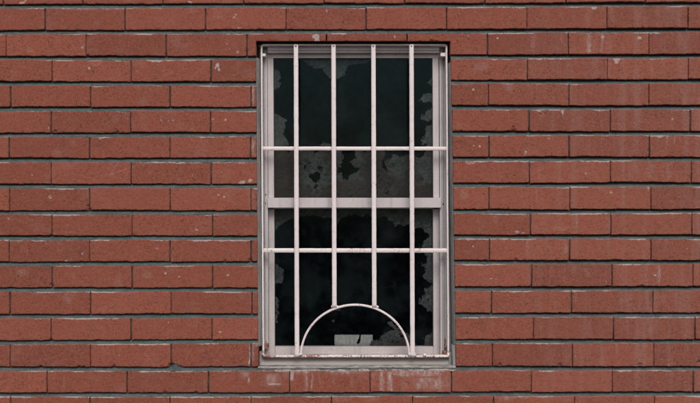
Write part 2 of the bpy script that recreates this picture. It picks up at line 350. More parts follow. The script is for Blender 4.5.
# chips out of brick edges (x, y, radius px)
chips = [(173.0, 367.8, 4.6), (178.5, 369, 3.2), (114, 366.3, 1.6), (640, 365, 2.2), (79, 366.6, 1.5), (84, 366.8, 1.2), (41, 366.5, 1.3), (642, 286.5, 2.2), (638, 287, 1.4), (513.5, 131, 2.6), (513.5, 127, 1.0), (543, 112, 2.4), (541, 114, 1.6),
         (461, 131.5, 1.5), (55, 131.5, 1.6), (117, 132.2, 1.6), (89, 209, 2.2), (88, 206, 1.2), (51, 236, 1.6), (51, 340, 1.6), (51.3, 285, 1.8), (165, 393, 1.8), (500, 364.8, 1.6), (560, 365, 1.8), (88, 55.4, 1.3), (516, 259.6, 1.5), (500, 287, 1.3), (700, 363, 2.6),
         (251, 58, 1.0), (250, 261, 2.0), (225, 261, 1.6), (432, 42, 3.0), (420, 41.5, 1.6), (437, 42, 2.0), (405, 42, 1.4), (346, 41.6, 1.4), (300, 42, 1.2), (196, 392.8, 1.3)]

V_all, Q_all, T_all, ST_all, SO_all, HZ_all = [], [], [], [], [], []
voff = 0
def add_brick(x0, x1, r, hi, notch=None, yclip=None):
    """one brick of course r between photo x0..x1. notch = (nx0, nx1, ny0): region cut away (opening)"""
    global voff
    w = x1 - x0
    step = 0.8 if hi else 8.0
    nu = max(2 if not hi else 4, int(round(w / step))); nv = int(round(21.5 / (0.8 if hi else 5.0)))
    # denser near the rim so the arris can be round
    def lines_(n, L, hi_):
        a = np.linspace(0, L, n + 1)
        ex = [0.35, 0.7] if hi_ else [0.6]
        e = np.array([v for v in ex if v < L / 3])
        return np.unique(np.round(np.concatenate([a, e, L - e]), 4))
    us = lines_(nu, w, hi) + x0
    vs = lines_(nv, 1.0, False) if False else lines_(nv, 21.5, hi) / 21.5
    if notch:
        for nx in notch[:2]:
            if x0 < nx < x1: us = np.unique(np.concatenate([us, [nx, nx - .35, nx + .35]]))
    U, Vv = np.meshgrid(us, vs)                     # rows = v (0 top .. 1 bottom)
    top = top_of(r, U); bot = low_edge(r, U)
    if notch:                                        # add a grid line on the notch's soffit
        vn_ = (notch[2] - top.mean()) / (bot - top).mean()
        vs = np.unique(np.concatenate([vs, [vn_ - .012, vn_]])); U, Vv = np.meshgrid(us, vs)
        top = top_of(r, U); bot = low_edge(r, U)
        iv = int(np.argmin(abs(vs - vn_)))
    Yp = top + (bot - top) * Vv
    Xp = U.copy()
    dl, dr, dt, db = U - x0, x1 - U, Yp - top, bot - Yp
    d = np.minimum(np.minimum(dl, dr), np.minimum(dt, db))
    keep = np.ones((len(vs) - 1, len(us) - 1), bool)
    if notch:
        nx0, nx1, ny0 = notch
        Yp[iv] = ny0
        dx = np.maximum(np.maximum(nx0 - U, U - nx1), 0); dy = np.maximum(ny0 - Yp, 0)
        d = np.minimum(d, np.hypot(dx, dy))
        uc = (us[1:] + us[:-1]) / 2; vc = (vs[1:] + vs[:-1]) / 2
        keep &= ~((uc[None, :] > nx0) & (uc[None, :] < nx1) & (vc[:, None] > vn_))
    seed = (r * 37 + int(x0)) % 9973
    if hi:                                           # ragged arrises
        k = np.exp(-np.maximum(dt, 0) / 2.5); Yp += k * (0.42 * fbm(U / 11.0, seed, 11, 3) + 0.22 * fbm(U / 1.7, seed, 12, 2))
        k = np.exp(-np.maximum(db, 0) / 2.5)
        if not notch: Yp += k * (0.50 * fbm(U / 10.0, seed, 13, 3) + 0.30 * fbm(U / 1.7, seed, 14, 2))
        k = np.exp(-np.maximum(dl, 0) / 2.0); Xp += k * (0.28 * fbm(Yp / 5.0, seed, 15, 3))
        k = np.exp(-np.maximum(dr, 0) / 2.0); Xp += k * (0.28 * fbm(Yp / 5.0, seed, 16, 3))
    rr = np.random.default_rng(seed)
    if hi and not notch and 0 <= r: Yp += rr.normal(0, 0.16) + rr.normal(0, 0.16) * (U - (x0 + x1) / 2) / 40
    # depth (metres, + into wall)
    rim = 0.65
    q = np.clip(1 - d / rim, 0, 1)
    dep = 0.0010 * (1 - np.sqrt(np.maximum(1 - q * q, 0)))
    dep = dep + rr.normal(0, 0.0005) + rr.normal(0, 0.0006) * (U - x0) / 80 + rr.normal(0, 0.0005) * Vv
    shade_and_tone = np.zeros_like(U)
    if hi:
        dep = dep + 0.00035 * fbm(U / 14, Yp / 7, seed) + 0.00022 * fbm(U / 2.0, Yp / 1.6, seed + 3, 3)
        nb = fbm(U / 3.2, Yp / 2.4, 77, 3) + 0.55 * np.clip(1 - d / 2.2, 0, 1)
        dep = dep + 0.0012 * sstep(0.62, 1.0, nb)              # small spalls along the arris
        for (cx, cy, cr) in chips:
            m = (np.abs(U - cx) < 2 * cr) & (np.abs(Yp - cy) < 2 * cr)
            if m.any():
                qd = np.hypot((U - cx) * .8, Yp - cy) / cr + 0.45 * fbm(U / 1.6, Yp / 1.2, 61, 3)
                dep = dep + np.where(m, (0.0085 if cr > 3 else 0.0042) * (1 - sstep(0.45, 1.1, qd)), 0)
    st = np.zeros_like(U); hz = np.zeros_like(U)
    if hi:
        st, hz = stain_at(Xp, Yp)
        # lime bloom along the upper arris, coming and going
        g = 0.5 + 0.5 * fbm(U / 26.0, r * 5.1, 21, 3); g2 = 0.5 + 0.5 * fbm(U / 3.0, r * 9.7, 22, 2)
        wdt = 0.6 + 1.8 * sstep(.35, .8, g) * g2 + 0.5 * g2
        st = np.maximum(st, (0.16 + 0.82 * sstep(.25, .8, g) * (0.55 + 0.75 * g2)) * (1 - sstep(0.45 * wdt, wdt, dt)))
        g3 = 0.5 + 0.5 * fbm(U / 12.0, r * 2.3, 24, 3)
        st = np.maximum(st, 0.62 * sstep(.35, .8, g3) * (1 - sstep(0.2, 0.9, db)))
        hz = np.maximum(hz, 0.26 * sstep(0.55, 0.9, 0.5 + 0.5 * fbm(U / 12.0, Yp / 9.0, 25, 4)))
        # rain-washed film on the right side of the wall
        hz = np.maximum(hz, (0.12 + 0.45 * sstep(0.45, 0.8, 0.5 + 0.5 * fbm(U / 7.0, Yp / 60.0, 26, 3))) * 0.75 * sstep(440, 660, U))
        shade_and_tone = 0.35 * (1 - sstep(0.2, 0.9, db)) * (0.5 + 0.5 * fbm(U / 5., r * 3.1, 27, 2)) + 0.35 * sstep(.3, .8, fbm(U / 40.0, Yp / 18.0, 28, 3))  # darker along the lower edge, plus random dark blotches
    n = U.size
    P = np.stack([(Xp - CX) * S, dep, H + (CY - Yp) * S], -1).reshape(-1, 3)
    idx = np.arange(n).reshape(U.shape)
    a, b, c, e = idx[:-1, :-1], idx[1:, :-1], idx[1:, 1:], idx[:-1, 1:]
    Q = np.stack([a, b, c, e], -1)[keep]
    # skirt: every boundary edge goes back 30 mm
    E = np.concatenate([Q[:, [0, 1]], Q[:, [1, 2]], Q[:, [2, 3]], Q[:, [3, 0]]])
    key = {}
    lo = np.minimum(E[:, 0], E[:, 1]).astype(np.int64) * n + np.maximum(E[:, 0], E[:, 1])
    un, first, cnt = np.unique(lo, return_index=True, return_counts=True)
    be = E[first[cnt == 1]]
    bi = np.unique(be); mp = np.full(n, -1); mp[bi] = n + np.arange(len(bi))
    PB = P[bi].copy(); PB[:, 1] = 0.030
    Q2 = np.stack([be[:, 1], be[:, 0], mp[be[:, 0]], mp[be[:, 1]]], -1)
    P = np.concatenate([P, PB]); Q = np.concatenate([Q, Q2])
    tone = np.clip(rr.normal(0.52, 0.33), 0, 1)
    if (r, int(x0)) in brick_tone_special: tone = brick_tone_special[(r, int(x0))]
    V_all.append(P); Q_all.append(Q + voff); T_all.append(np.full(len(P), tone))
    ST_all.append(np.concatenate([st.ravel(), st.ravel()[bi] * 0.3])); SO_all.append(np.concatenate([shade_and_tone.ravel(), np.full(len(bi), 0.6)]))
    HZ_all.append(np.concatenate([hz.ravel(), np.zeros(len(bi))]))
    voff += len(P)

G = 0.55     # half a head joint, px
def jw(r, x): return 0.34 + 0.42 * float(_h(np.array([int(x * 2)]), np.array([r]), 5)[0])
for r in range(-UP, N + DN):
    js = joints_of(r)
    yc = float(top_of(r, 350)) + 10
    for a, b in zip(js, js[1:]):
        if a is None or b is None: continue
        hi = (-45 < b and a < 745 and -30 < yc < 430)
        if 0 <= r < N and r == 2 and b > 256 and a < 450:
            L_, R_ = float(xl(48)), float(xr(48))
            x0, x1 = a + G, b - G
            if x0 < L_: add_brick(x0, x1, r, True, (L_, 999, OT))
            elif x1 > R_: add_brick(x0, x1, r, True, (-999, R_, OT))
            else: add_brick(x0, x1, r, True, (-999, 999, OT + .001))
            continue
        if b - a > 2 * G + 1: add_brick(a + jw(r, a), b - jw(r, b), r, hi)
    if None in js:
        k = js.index(None)
        add_brick(js[k - 1] + jw(r, js[k - 1]), float(xl(yc)), r, True)
        add_brick(float(xr(yc)), js[k + 1] - jw(r, js[k + 1]), r, True)

wall = tag(empty('brick_wall'), 'red brick wall with recessed grey joints and white lime marks, around the window', 'wall', kind='thing')
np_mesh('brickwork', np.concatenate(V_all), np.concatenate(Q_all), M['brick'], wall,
        dict(brick_tone=np.concatenate(T_all), stain=np.concatenate(ST_all), lime_haze=np.concatenate(HZ_all), shade_and_tone=np.concatenate(SO_all)))

# ---- mortar: one sheet behind the bricks, struck so each bed joint slopes back under the brick above
xs = np.concatenate([np.arange(XMIN, -45, 12.0), np.arange(-45, 745, 0.9), np.arange(745, XMAX + 1, 12.0)])
rows, shades_and_tones = [], []
for r in range(-UP, N + DN):
    top = top_of(r, xs); bot = top_of(r + 1, xs) - 4.3; nt = top_of(r + 1, xs)
    for f in (0.06, 0.5, 0.94):
        rows.append((top + (bot - top) * f, np.full(len(xs), 0.0052) + 0.0035 * fbm(xs / 4., r * 7.7 + f * 9, 33, 3))); shades_and_tones.append(np.full(len(xs), 0.45))
    w1 = fbm(xs / 30., r * 1.9, 34, 3); 
    for t_ in (-0.12, 0.0, 0.15, 0.3, 0.45, 0.6, 0.75, 0.9, 1.0, 1.12):
        dpt = 0.0098 + 0.0030 * sstep(430, 560, xs) - 0.0078 * sstep(0.0, 1.0, np.array(t_ + 0.12 * w1)) + 0.0011 * fbm(xs / 2.6, r * 11. + t_ * 3.0, 35, 3) + 0.0006 * w1
        near = np.exp(-(((xs - 175.5) / 5.0) ** 2)) * (1.0 if r == 14 else 0.0); dpt = dpt * (1 - near) + 0.0032 * near
        rows.append((bot + (nt - bot) * t_ - near * 2.2 * (t_ < 0.4), dpt)); shades_and_tones.append(np.full(len(xs), 0.8 * (1 - sstep(0.05, 0.45, t_ - 0.15 * sstep(430, 560, xs) - 0.12 * w1)) ) * (1 - near))  # shade under the brick above painted into the bed joint, reaching lower at right
Ym = np.array([a for a, _ in rows]); Dm = np.array([b for _, b in rows]); So = np.array(shades_and_tones)
Xm = np.broadcast_to(xs, Ym.shape).copy()
# snap columns to the opening
inside = (Xm > xl(Ym)) & (Xm < xr(Ym)) & (Ym > OT) & (Ym < OB)
nl = inside & (Xm - xl(Ym) < 0.9); nr = inside & (xr(Ym) - Xm < 0.9)
Xm[nl] = xl(Ym)[nl]; Xm[nr] = xr(Ym)[nr]
inside &= ~(nl | nr)
# the bed right under the window is laid on as the sill, so keep the sheet there but sunk
P = np.stack([(Xm - CX) * S, Dm, H + (CY - Ym) * S], -1).reshape(-1, 3)
idx = np.arange(Xm.size).reshape(Xm.shape)
ins = inside[:-1, :-1] | inside[1:, 1:] | inside[:-1, 1:] | inside[1:, :-1]
Q = np.stack([idx[:-1, :-1], idx[1:, :-1], idx[1:, 1:], idx[:-1, 1:]], -1)[~ins]
np_mesh('mortar', P, Q, M['mortar'], wall, dict(shade_and_tone=So.ravel()))

# ---- masonry behind the face (gives the wall its thickness), opening left free
bm = bmesh.new()
def wbox(bm, x0, y0, x1, y1, d0, d1):            # true wall coordinates (no depth correction)
    F = [((x - CX) * S, d0, H + (CY - y) * S) for x, y in ((x0, y0), (x1, y0), (x1, y1), (x0, y1))]
    hexa(bm, F + [(p[0], d1, p[2]) for p in F])
YT, YB = float(top_of(-UP, 350)), CY + H / S
for (a, b, c, d_) in ((XMIN, YT, 255.4, YB), (456.6, YT, XMAX, YB), (255.4, YT, 456.6, 40), (255.4, 372, 456.6, YB)):
    wbox(bm, a, b, c, d_, 0.028, 0.15)
bm_obj('masonry_core', bm, M['core'], wall)
# lintel angle over the opening
bm = bmesh.new(); wbox(bm, 254.5, 40.1, 457, 41.4, 0.010, 0.149); bm_obj('lintel', bm, M['lintel'], wall)

# ---- caulked mortar reveals and the mortar sill
def ribbon(bm, pts_a, pts_b):
    va = [bm.verts.new(p) for p in pts_a]; vb = [bm.verts.new(p) for p in pts_b]
    for i in range(len(va) - 1): bm.faces.new((va[i], va[i + 1], vb[i + 1], vb[i]))
def reveal(side, y0, y1, outer_w, name):
    n = 150; ys = np.linspace(y0, y1, n)
    e = xl(ys) if side < 0 else xr(ys)
    s = -side
    wv = 0.5 * fbm(ys / 12., 3 + side, 51, 3)
    prof = [(-1.2, 0.012, 0), (0.15, 0.0075, .3), (0.8, 0.009, .5), (outer_w * .55, 0.017, .6), (outer_w * .8, 0.0225, .8), (outer_w, 0.024, 1), (outer_w + .4, 0.034, 1), (outer_w + .4, 0.10, .4)]
    V = []; 
    for (o, dp, k) in prof:
        V.append(np.stack([(e + s * (o + k * wv * .6) - CX) * S, dp + 0.0006 * fbm(ys / 2., o * 3 + 1, 52, 3), H + (CY - ys) * S], -1))
    V = np.array(V); m = len(prof); idx = np.arange(m * n).reshape(m, n)
    Q = np.stack([idx[:-1, :-1], idx[1:, :-1], idx[1:, 1:], idx[:-1, 1:]], -1).reshape(-1, 4)
    if side > 0: Q = Q[:, ::-1]
    return np_mesh(name, V.reshape(-1, 3), Q, M['caulk'], wall)
tag(reveal(-1, 57, 347, 2.5, 'mortar_reveal'), 'grey caulked edge up the left side of the opening')
tag(reveal(1, 62, 346, 1.9, 'mortar_reveal'), 'grey caulked edge up the right side of the opening')
# short bare brick-and-mortar cheeks behind the caulk
for (a, b) in ((xl, -1), (xr, 1)):
    bm = bmesh.new()
    for y0, y1 in ((41.3, 150), (150, 260), (260, 368)):
        x0, x1 = float(a(y0)), float(a(y1))
        F = [((x0 - CX) * S, 0.0295, H + (CY - y0) * S), ((x1 - CX) * S, 0.0295, H + (CY - y1) * S)]
        vs = [bm.verts.new(F[0]), bm.verts.new(F[1]), bm.verts.new((F[1][0], .149, F[1][2])), bm.verts.new((F[0][0], .149, F[0][2]))]
        bm.faces.new(vs)
    bmesh.ops.remove_doubles(bm, verts=bm.verts, dist=1e-5)
    bm_obj('opening_cheek', bm, M['mortar'], wall)
# right-hand bottom corner caulk (pale) and mortar bed under the window
n = 260; xs2 = np.linspace(257.6, 455.9, n)
prof = [(-7.0, 0.060), (-5.0, 0.046), (-4.4, 0.018), (-4.1, 0.0045), (-3.3, 0.0025), (-2.5, 0.0028), (-1.8, 0.0062), (-1.1, 0.0034), (-0.2, 0.0014), (0.6, 0.0004), (1.3, 0.004)]
V = []
edge_y = top_of(15, xs2)
for k, (o, dp) in enumerate(prof):
    wob = 0.6 * fbm(xs2 / 7., o, 54, 3) * (k > 2)
    V.append(np.stack([(xs2 - CX) * S, dp + (0.0012 * fbm(xs2 / 1.8, o * 2.2, 55, 3) + 0.0016 * np.maximum(fbm(xs2 / 9., 4 + o * .3, 56, 3), 0)) * (k > 2), H + (CY - (edge_y + o + wob)) * S], -1))
V = np.array(V); idx = np.arange(len(prof) * n).reshape(len(prof), n)
Q = np.stack([idx[:-1, :-1], idx[1:, :-1], idx[1:, 1:], idx[:-1, 1:]], -1).reshape(-1, 4)
np_mesh('sill_mortar', V.reshape(-1, 3), Q, M['sillm'], wall)
bm = bmesh.new()
wx = [(452.0, 346), (455.7, 346), (456.2, 367), (453.2, 367)]
F = [((x - CX) * S, 0.0065, H + (CY - y) * S) for x, y in wx]; hexa(bm, F + [(p[0], 0.03, p[2]) for p in F], 0.0015)
bm_obj('caulk_bead', bm, M['caulk'], wall)

# ------------------------------------------------------------------ the window
win = tag(empty('sash_window'), 'old white painted double hung sash window with dark clouded panes set in the brick wall', 'window', kind='thing')
# outer frame: two jamb tracks of stepped strips, head and sill
bm = bmesh.new()
def strip(x0, x1, y0, y1, d0, d1=0.115, bev=0.0005): pbox(bm, x0, y0, x1, y1, d0, d1, bev, (LN(y0, 0, 1.2), LN(y1, 0, 1.2)))
strip(261.6, 263.3, 46, 366, 0.052); strip(263.6, 264.4, 46, 366, 0.050); strip(264.6, 267.2, 46, 366, 0.054)
strip(258.6, 261.4, 43.5, 366, 0.070)
bm_obj('jamb_track', bm, M['track'], win); bm = bmesh.new()
strip(439.3, 441.4, 46, 366, 0.054); strip(441.7, 442.7, 46, 366, 0.050); strip(443.0, 446.4, 46, 366, 0.056); strip(446.6, 451.5, 43.5, 366, 0.072)
bm_obj('jamb_track', bm, M['track'], win)
bm = bmesh.new()
pbox(bm, 267.5, 46.6, 439.2, 50.2, 0.036, 0.115); pbox(bm, 267.5, 50.5, 439.2, 52.7, 0.040, 0.115); pbox(bm, 258, 42.4, 452, 46.4, 0.048, 0.116); pbox(bm, 267.5, 52.7, 439.2, 53.9, 0.060, 0.115, 0)
bm_obj('head', bm, M['frame'], win)
# upper sash sits in front of the lower
up = None
bm = bmesh.new()
pbox(bm, 267.4, 53.9, 439.0, 57.9, 0.056, 0.078, 0.0007, (0, 0))
pbox(bm, 267.5, 58.0, 273.2, 197.7, 0.0562, 0.078, 0.0007, (0.05, 0.75)); pbox(bm, 432.5, 58.0, 438.5, 197.7, 0.0562, 0.078, 0.0007, (0.05, 0.75))
pbox(bm, 267.4, 197.8, 441.0, 207.8, 0.046, 0.078, 0.0012, (0.1, 0.3))
pbox(bm, 273.5, 207.8, 433, 208.6, 0.060, 0.078, 0)
up = bm_obj('upper_sash', bm, M['frame'], win)
bm = bmesh.new()
pbox(bm, 267.9, 208.8, 274.3, 366, 0.080, 0.102, 0.0007, (0, 0.5)); pbox(bm, 433.0, 208.8, 440.6, 366, 0.080, 0.102, 0.0007, (0, 0.5))
pbox(bm, 274.6, 346.8, 433.0, 360, 0.0802, 0.102, 0.0009, (0.3, 0.5)); pbox(bm, 274.6, 205, 433, 208.9, 0.080, 0.102, 0)
low = bm_obj('lower_sash', bm, M['frame2'], win)
# black glazing line round both panes
def gasket(x0, y0, x1, y1, d, parent, w=0.7):
    bm = bmesh.new()
    pbox(bm, x0, y0, x1, y0 + w, d, d + .005, 0); pbox(bm, x0, y1 - w * .6, x1, y1, d, d + .005, 0)
    pbox(bm, x0, y0 + w, x0 + w * .7, y1 - w * .6, d, d + .005, 0); pbox(bm, x1 - w * .7, y0 + w, x1, y1 - w * .6, d, d + .005, 0)
    return bm_obj('gasket', bm, M['gasket'], parent)
gasket(273.0, 57.7, 433.4, 198.0, 0.063, up); gasket(274.3, 208.4, 433.8, 347.0, 0.0865, low)
for nm, par, y0, y1, d, x0, x1 in (('pane', up, 57.5, 198.2, 0.0665, 272.8, 433.8), ('pane', low, 208.2, 347.3, 0.0895, 274.0, 434)):
    bm = bmesh.new(); pbox(bm, x0, y0, x1, y1, d, d + 0.0005, 0)
    # single face of glass, 3 mm sheet shown by its front
    bm.clear(); vs = [bm.verts.new((X(a, d), d, Z(b, d))) for a, b in ((x0, y1), (x1, y1), (x1, y0), (x0, y0))]; bm.faces.new(vs)
    r_ = bmesh.ops.extrude_face_region(bm, geom=bm.faces[:])
    bmesh.ops.translate(bm, vec=(0, 0.003, 0), verts=[v for v in r_['geom'] if isinstance(v, bmesh.types.BMVert)])
    bm_obj(nm, bm, M['glass'], par)
bm = bmesh.new()
pbox(bm, 259.6, 357.6, 451.2, 365.0, 0.040, 0.079, 0.0012, (0, 0.8), slope=0.016)
pbox(bm, 259.8, 365.7, 452.0, 368, 0.022, 0.079, 0.0008, (0, 0.5))
bm_obj('sill', bm, M['sill'], win)
# lightly proud vertical welt near the right end of the sill, corner block
bm = bmesh.new(); pbox(bm, 448.6, 352, 452.2, 364.8, 0.026, 0.05, 0.0035); bm_obj('corner_block', bm, M['caulk'], win); bm = bmesh.new(); pbox(bm, 259.2, 351.5, 262.2, 366, 0.030, 0.05, 0.002); bm_obj('corner_block', bm, M['caulk'], win)
def screw(px, py, d, r=0.0022):
    bm = bmesh.new(); bmesh.ops.create_cone(bm, cap_ends=True, segments=12, radius1=r, radius2=r * .8, depth=0.003)
    bmesh.ops.rotate(bm, verts=bm.verts, cent=(0, 0, 0), matrix=__import__('mathutils').Matrix.Rotation(math.pi / 2, 3, 'X'))
    bmesh.ops.translate(bm, verts=bm.verts, vec=(X(px, d), d, Z(py, d)))
    bm_obj('screw', bm, M['screw'], win)
screw(265.2, 203, 0.0535); screw(265.8, 194.5, 0.0535, .0016); screw(443.2, 203.8, 0.051); screw(264.8, 110, 0.0535, .0012)

# ---- the torn, peeling film stuck behind the glass
from math import isclose
def poly(u0, v0, s, pts): return [(u0 + a / s, v0 + b / s) for a, b in pts]
A = lambda *p: poly(268, 50, 4.11, p); B = lambda *p: poly(268, 130, 4.11, p); CC = lambda *p: poly(268, 200, 4.11, p); DD = lambda *p: poly(268, 270, 4.11, p)
up_add = [A((15,78),(48,85),(55,110),(40,125),(58,138),(35,158),(15,172)), A((15,258),(35,265),(50,280),(75,290),(68,330),(60,350),(80,370),(88,410),(15,410)),
          A((150,28),(150,44),(165,55),(185,75),(215,78),(240,95),(255,115),(290,118),(318,100),(320,70),(350,60),(400,50),(425,42),(425,28)),
          A((690,98),(665,112),(655,135),(665,150),(690,164)), A((690,176),(640,186),(612,205),(650,213),(690,220)), A((690,236),(660,248),(640,262),(622,286),(650,291),(690,286)),
          A((690,298),(655,310),(650,340),(630,375),(620,410),(690,410)), A((195,410),(205,390),(225,380),(255,385),(262,410)),
          B((10,72),(690,72),(690,290),(10,290))]
up_cut = [B((145,148),(155,146),(158,156),(146,157)), B((175,182),(200,170),(214,184),(210,208),(196,215),(182,208),(172,196)), B((200,158),(210,148),(226,150),(222,162),(208,166)), B((194,226),(204,228),(203,241),(195,240)),
          B((182,60),(214,60),(208,95),(190,96)), B((296,60),(362,60),(358,115),(340,130),(350,150),(380,160),(370,172),(345,182),(330,206),(312,200),(305,180),(283,174),(285,160),(310,148),(300,130),(310,110)),
          B((480,60),(590,60),(582,100),(545,110),(520,100),(510,115),(487,120),(477,135),(490,150),(485,166),(470,155),(465,130),(480,110)), B((596,60),(655,60),(642,105),(615,116),(598,108)),
          B((60,60),(100,60),(100,80),(80,88)), B((385,60),(420,60),(418,90),(396,84))]
lo_add = [CC((10,20),(10,140),(28,135),(34,130),(40,110),(60,95),(90,80),(130,72),(180,65),(210,68),(240,75),(262,72),(285,95),(300,75),(330,60),(360,58),(385,72),(410,62),(440,85),(465,68),(485,65),(490,80),(515,90),(520,108),(550,102),(590,103),(605,115),(630,108),(640,130),(662,140),(660,160),(640,165),(636,195),(645,222),(655,236),(650,255),(630,270),(650,290),(668,325),(668,340),(690,340),(690,20)),
          CC((15,262),(42,270),(60,277),(66,302),(55,345),(15,350)), DD((15,0),(55,20),(48,50),(38,62),(15,62)), DD((28,108),(38,112),(42,160),(40,215),(30,212)),
          DD((650,-5),(640,20),(645,40),(670,55),(690,58),(690,-5)), DD((690,62),(645,75),(650,95),(630,105),(618,140),(650,155),(655,170),(690,172)), DD((690,258),(650,266),(638,290),(648,330),(690,330)),
          DD((425,330),(425,292),(460,290),(465,270),(490,255),(522,250),(505,235),(490,220),(510,208),(525,238),(560,255),(602,290),(622,330)), DD((270,160),(300,158),(296,170),(278,172)), DD((268,200),(280,204),(276,216),(264,212))]
def inpoly(x, y, pts):
    r_ = np.zeros(x.shape, bool); n = len(pts); j = n - 1
    for i in range(n):
        xi, yi = pts[i]; xj, yj = pts[j]
        c = ((yi > y) != (yj > y)) & (x < (xj - xi) * (y - yi) / ((yj - yi) + 1e-9) + xi)
        r_ ^= c; j = i
    return r_
def film(name, parent, x0, x1, y0, y1, d, adds, cuts, tonef, label):
    st = 0.45
    gx = np.arange(x0, x1, st); gy = np.arange(y0, y1, st); U, W = np.meshgrid(gx, gy)
    xc = U[:-1, :-1] + st / 2; yc = W[:-1, :-1] + st / 2
    wx = xc + 2.6 * fbm(xc / 3.6, yc / 3.6, 71, 5) + 1.0 * fbm(xc / 1.5, yc / 1.3, 73, 2); wy = yc + 2.6 * fbm(xc / 3.6, yc / 3.6, 72, 5) + 1.0 * fbm(xc / 1.5, yc / 1.3, 74, 2)
    m = np.zeros(xc.shape, bool)
    for p in adds: m |= inpoly(wx, wy, p)
    for p in cuts: m &= ~inpoly(wx, wy, p)
    # flecks where the film has come away in crumbs, thickest near the larger holes
    fl = fbm(xc / 1.7, yc / 1.5, 78, 3) - 0.25 * fbm(xc / 14., yc / 10., 79, 2)
    m &= ~((fl > 0.56) & (xc > 296) & (yc > 148))
    m &= fbm(xc / 2.0, yc / 2.0, 75, 3) > -0.72
    dep = d + 0.0018 + 0.0012 * fbm(U / 6, W / 6, 76, 3)
    P = np.stack([(U - CX) * S * (D + d) / D, dep, H + (CY - W) * S * (D + d) / D], -1).reshape(-1, 3)
    idx = np.arange(U.size).reshape(U.shape)
    Q = np.stack([idx[:-1, :-1], idx[1:, :-1], idx[1:, 1:], idx[:-1, 1:]], -1)[m]
    tone = tonef(U, W)
    used = np.unique(Q); mp = np.full(U.size, -1); mp[used] = np.arange(len(used))
    o = np_mesh(name, P[used], mp[Q], M['film'], parent, dict(film_tone=tone.ravel()[used]))
    o['label'] = label
    so = o.modifiers.new('thickness', 'SOLIDIFY'); so.thickness = 0.0003
    return o
def tone_up(x, y):
    t = 0.15 + 0 * x
    band = sstep(146, 152, y)
    dist = np.minimum(np.hypot((x - 318) / 24, (y - 172) / 26), np.minimum(np.hypot((x - 346) / 22, (y - 165) / 26), np.hypot((x - 396) / 16, (y - 164) / 20)))
    dist = np.minimum(dist, np.hypot((x - 425) / 14, (y - 170) / 24))
    return np.where(band > 0.5, np.clip(-0.05 + 0.80 * dist, 0, 1), t)
film('peeling_film', up, 272.8, 434, 57.6, 198.0, 0.0695, up_add, up_cut, tone_up, 'grey and brown film peeling from the upper pane')
film('peeling_film', low, 274, 434, 208.4, 347.2, 0.0925, lo_add, [DD((540,262),(560,270),(556,282),(544,276))], lambda x, y: 0.30 + 0.25 * sstep(330, 346, y), 'grey film torn from the middle of the lower pane')

# ---- pale torn strip lying behind the lower pane
def mat_paper():
    t = NT('pale_card')
    a = t.noise(170, 3, 0.6, t.pos((1.6, 1, 0.4))); b = t.noise(300, 3, .6)
    c = t.mix(t.ramp(a, 0.35, 0.65), (0.46, 0.445, 0.43), (0.33, 0.32, 0.315)); c = t.mix(t.ramp(b, .6, .75), c, (0.16, .165, .16))
    return t.finish(c, 0.8, 0.2)
d = 0.112
gx = np.arange(334.2, 372.6, 0.3); gy = np.arange(334.3, 350.5, 0.3); U, W = np.meshgrid(gx, gy)
xc = U[:-1, :-1] + .15 + .2 * fbm(U[:-1, :-1] / 1.6, W[:-1, :-1] / 1.6, 95, 3); yc = W[:-1, :-1] + .15 + .3 * fbm(U[:-1, :-1] / 1.6, W[:-1, :-1] / 1.6, 96, 3)
cut = (U[:-1, :-1] < 334.5 + .25 * fbm(W[:-1, :-1] / 3., 2, 98, 3)) | (W[:-1, :-1] < 334.7 + .25 * fbm(U[:-1, :-1] / 6., 5, 99, 3) ) | inpoly(xc, yc, [(359.6, 333), (359.0, 338), (357.4, 341), (356.4, 343.0), (358, 343.8), (359.6, 342.6), (360.4, 339.5), (361.1, 333)]) | inpoly(xc, yc, [(374, 342), (371.6, 342.6), (370.4, 344), (370, 352), (374, 352)])
vv = (W - 334.3) / 16.0
dep = d + 0.004 - 0.012 * np.sin(np.pi * np.clip(vv, 0, 1)) ** 0.8 + 0.0004 * fbm(U / 2, W / 2, 97, 2)
P = np.stack([(U - CX) * S * (D + d) / D, dep, H + (CY - W) * S * (D + d) / D], -1).reshape(-1, 3)
idx = np.arange(U.size).reshape(U.shape)
Q = np.stack([idx[:-1, :-1], idx[1:, :-1], idx[1:, 1:], idx[:-1, 1:]], -1)[~cut]
used = np.unique(Q); mp = np.full(U.size, -1); mp[used] = np.arange(len(used))
cd = np_mesh('torn_card', P[used], mp[Q], mat_paper())
so_ = cd.modifiers.new('thickness', 'SOLIDIFY'); so_.thickness = 0.0008
tag(cd, 'pale torn strip of card behind the lower pane, seen under the arch', 'card')

# ------------------------------------------------------------------ the security grille
gr = tag(empty('window_grille'), 'chipped white painted iron security grille with a small arch, fixed over the window', 'grille')
g0 = 0.016
def lx(y): return LN(y, 0, 1.8)
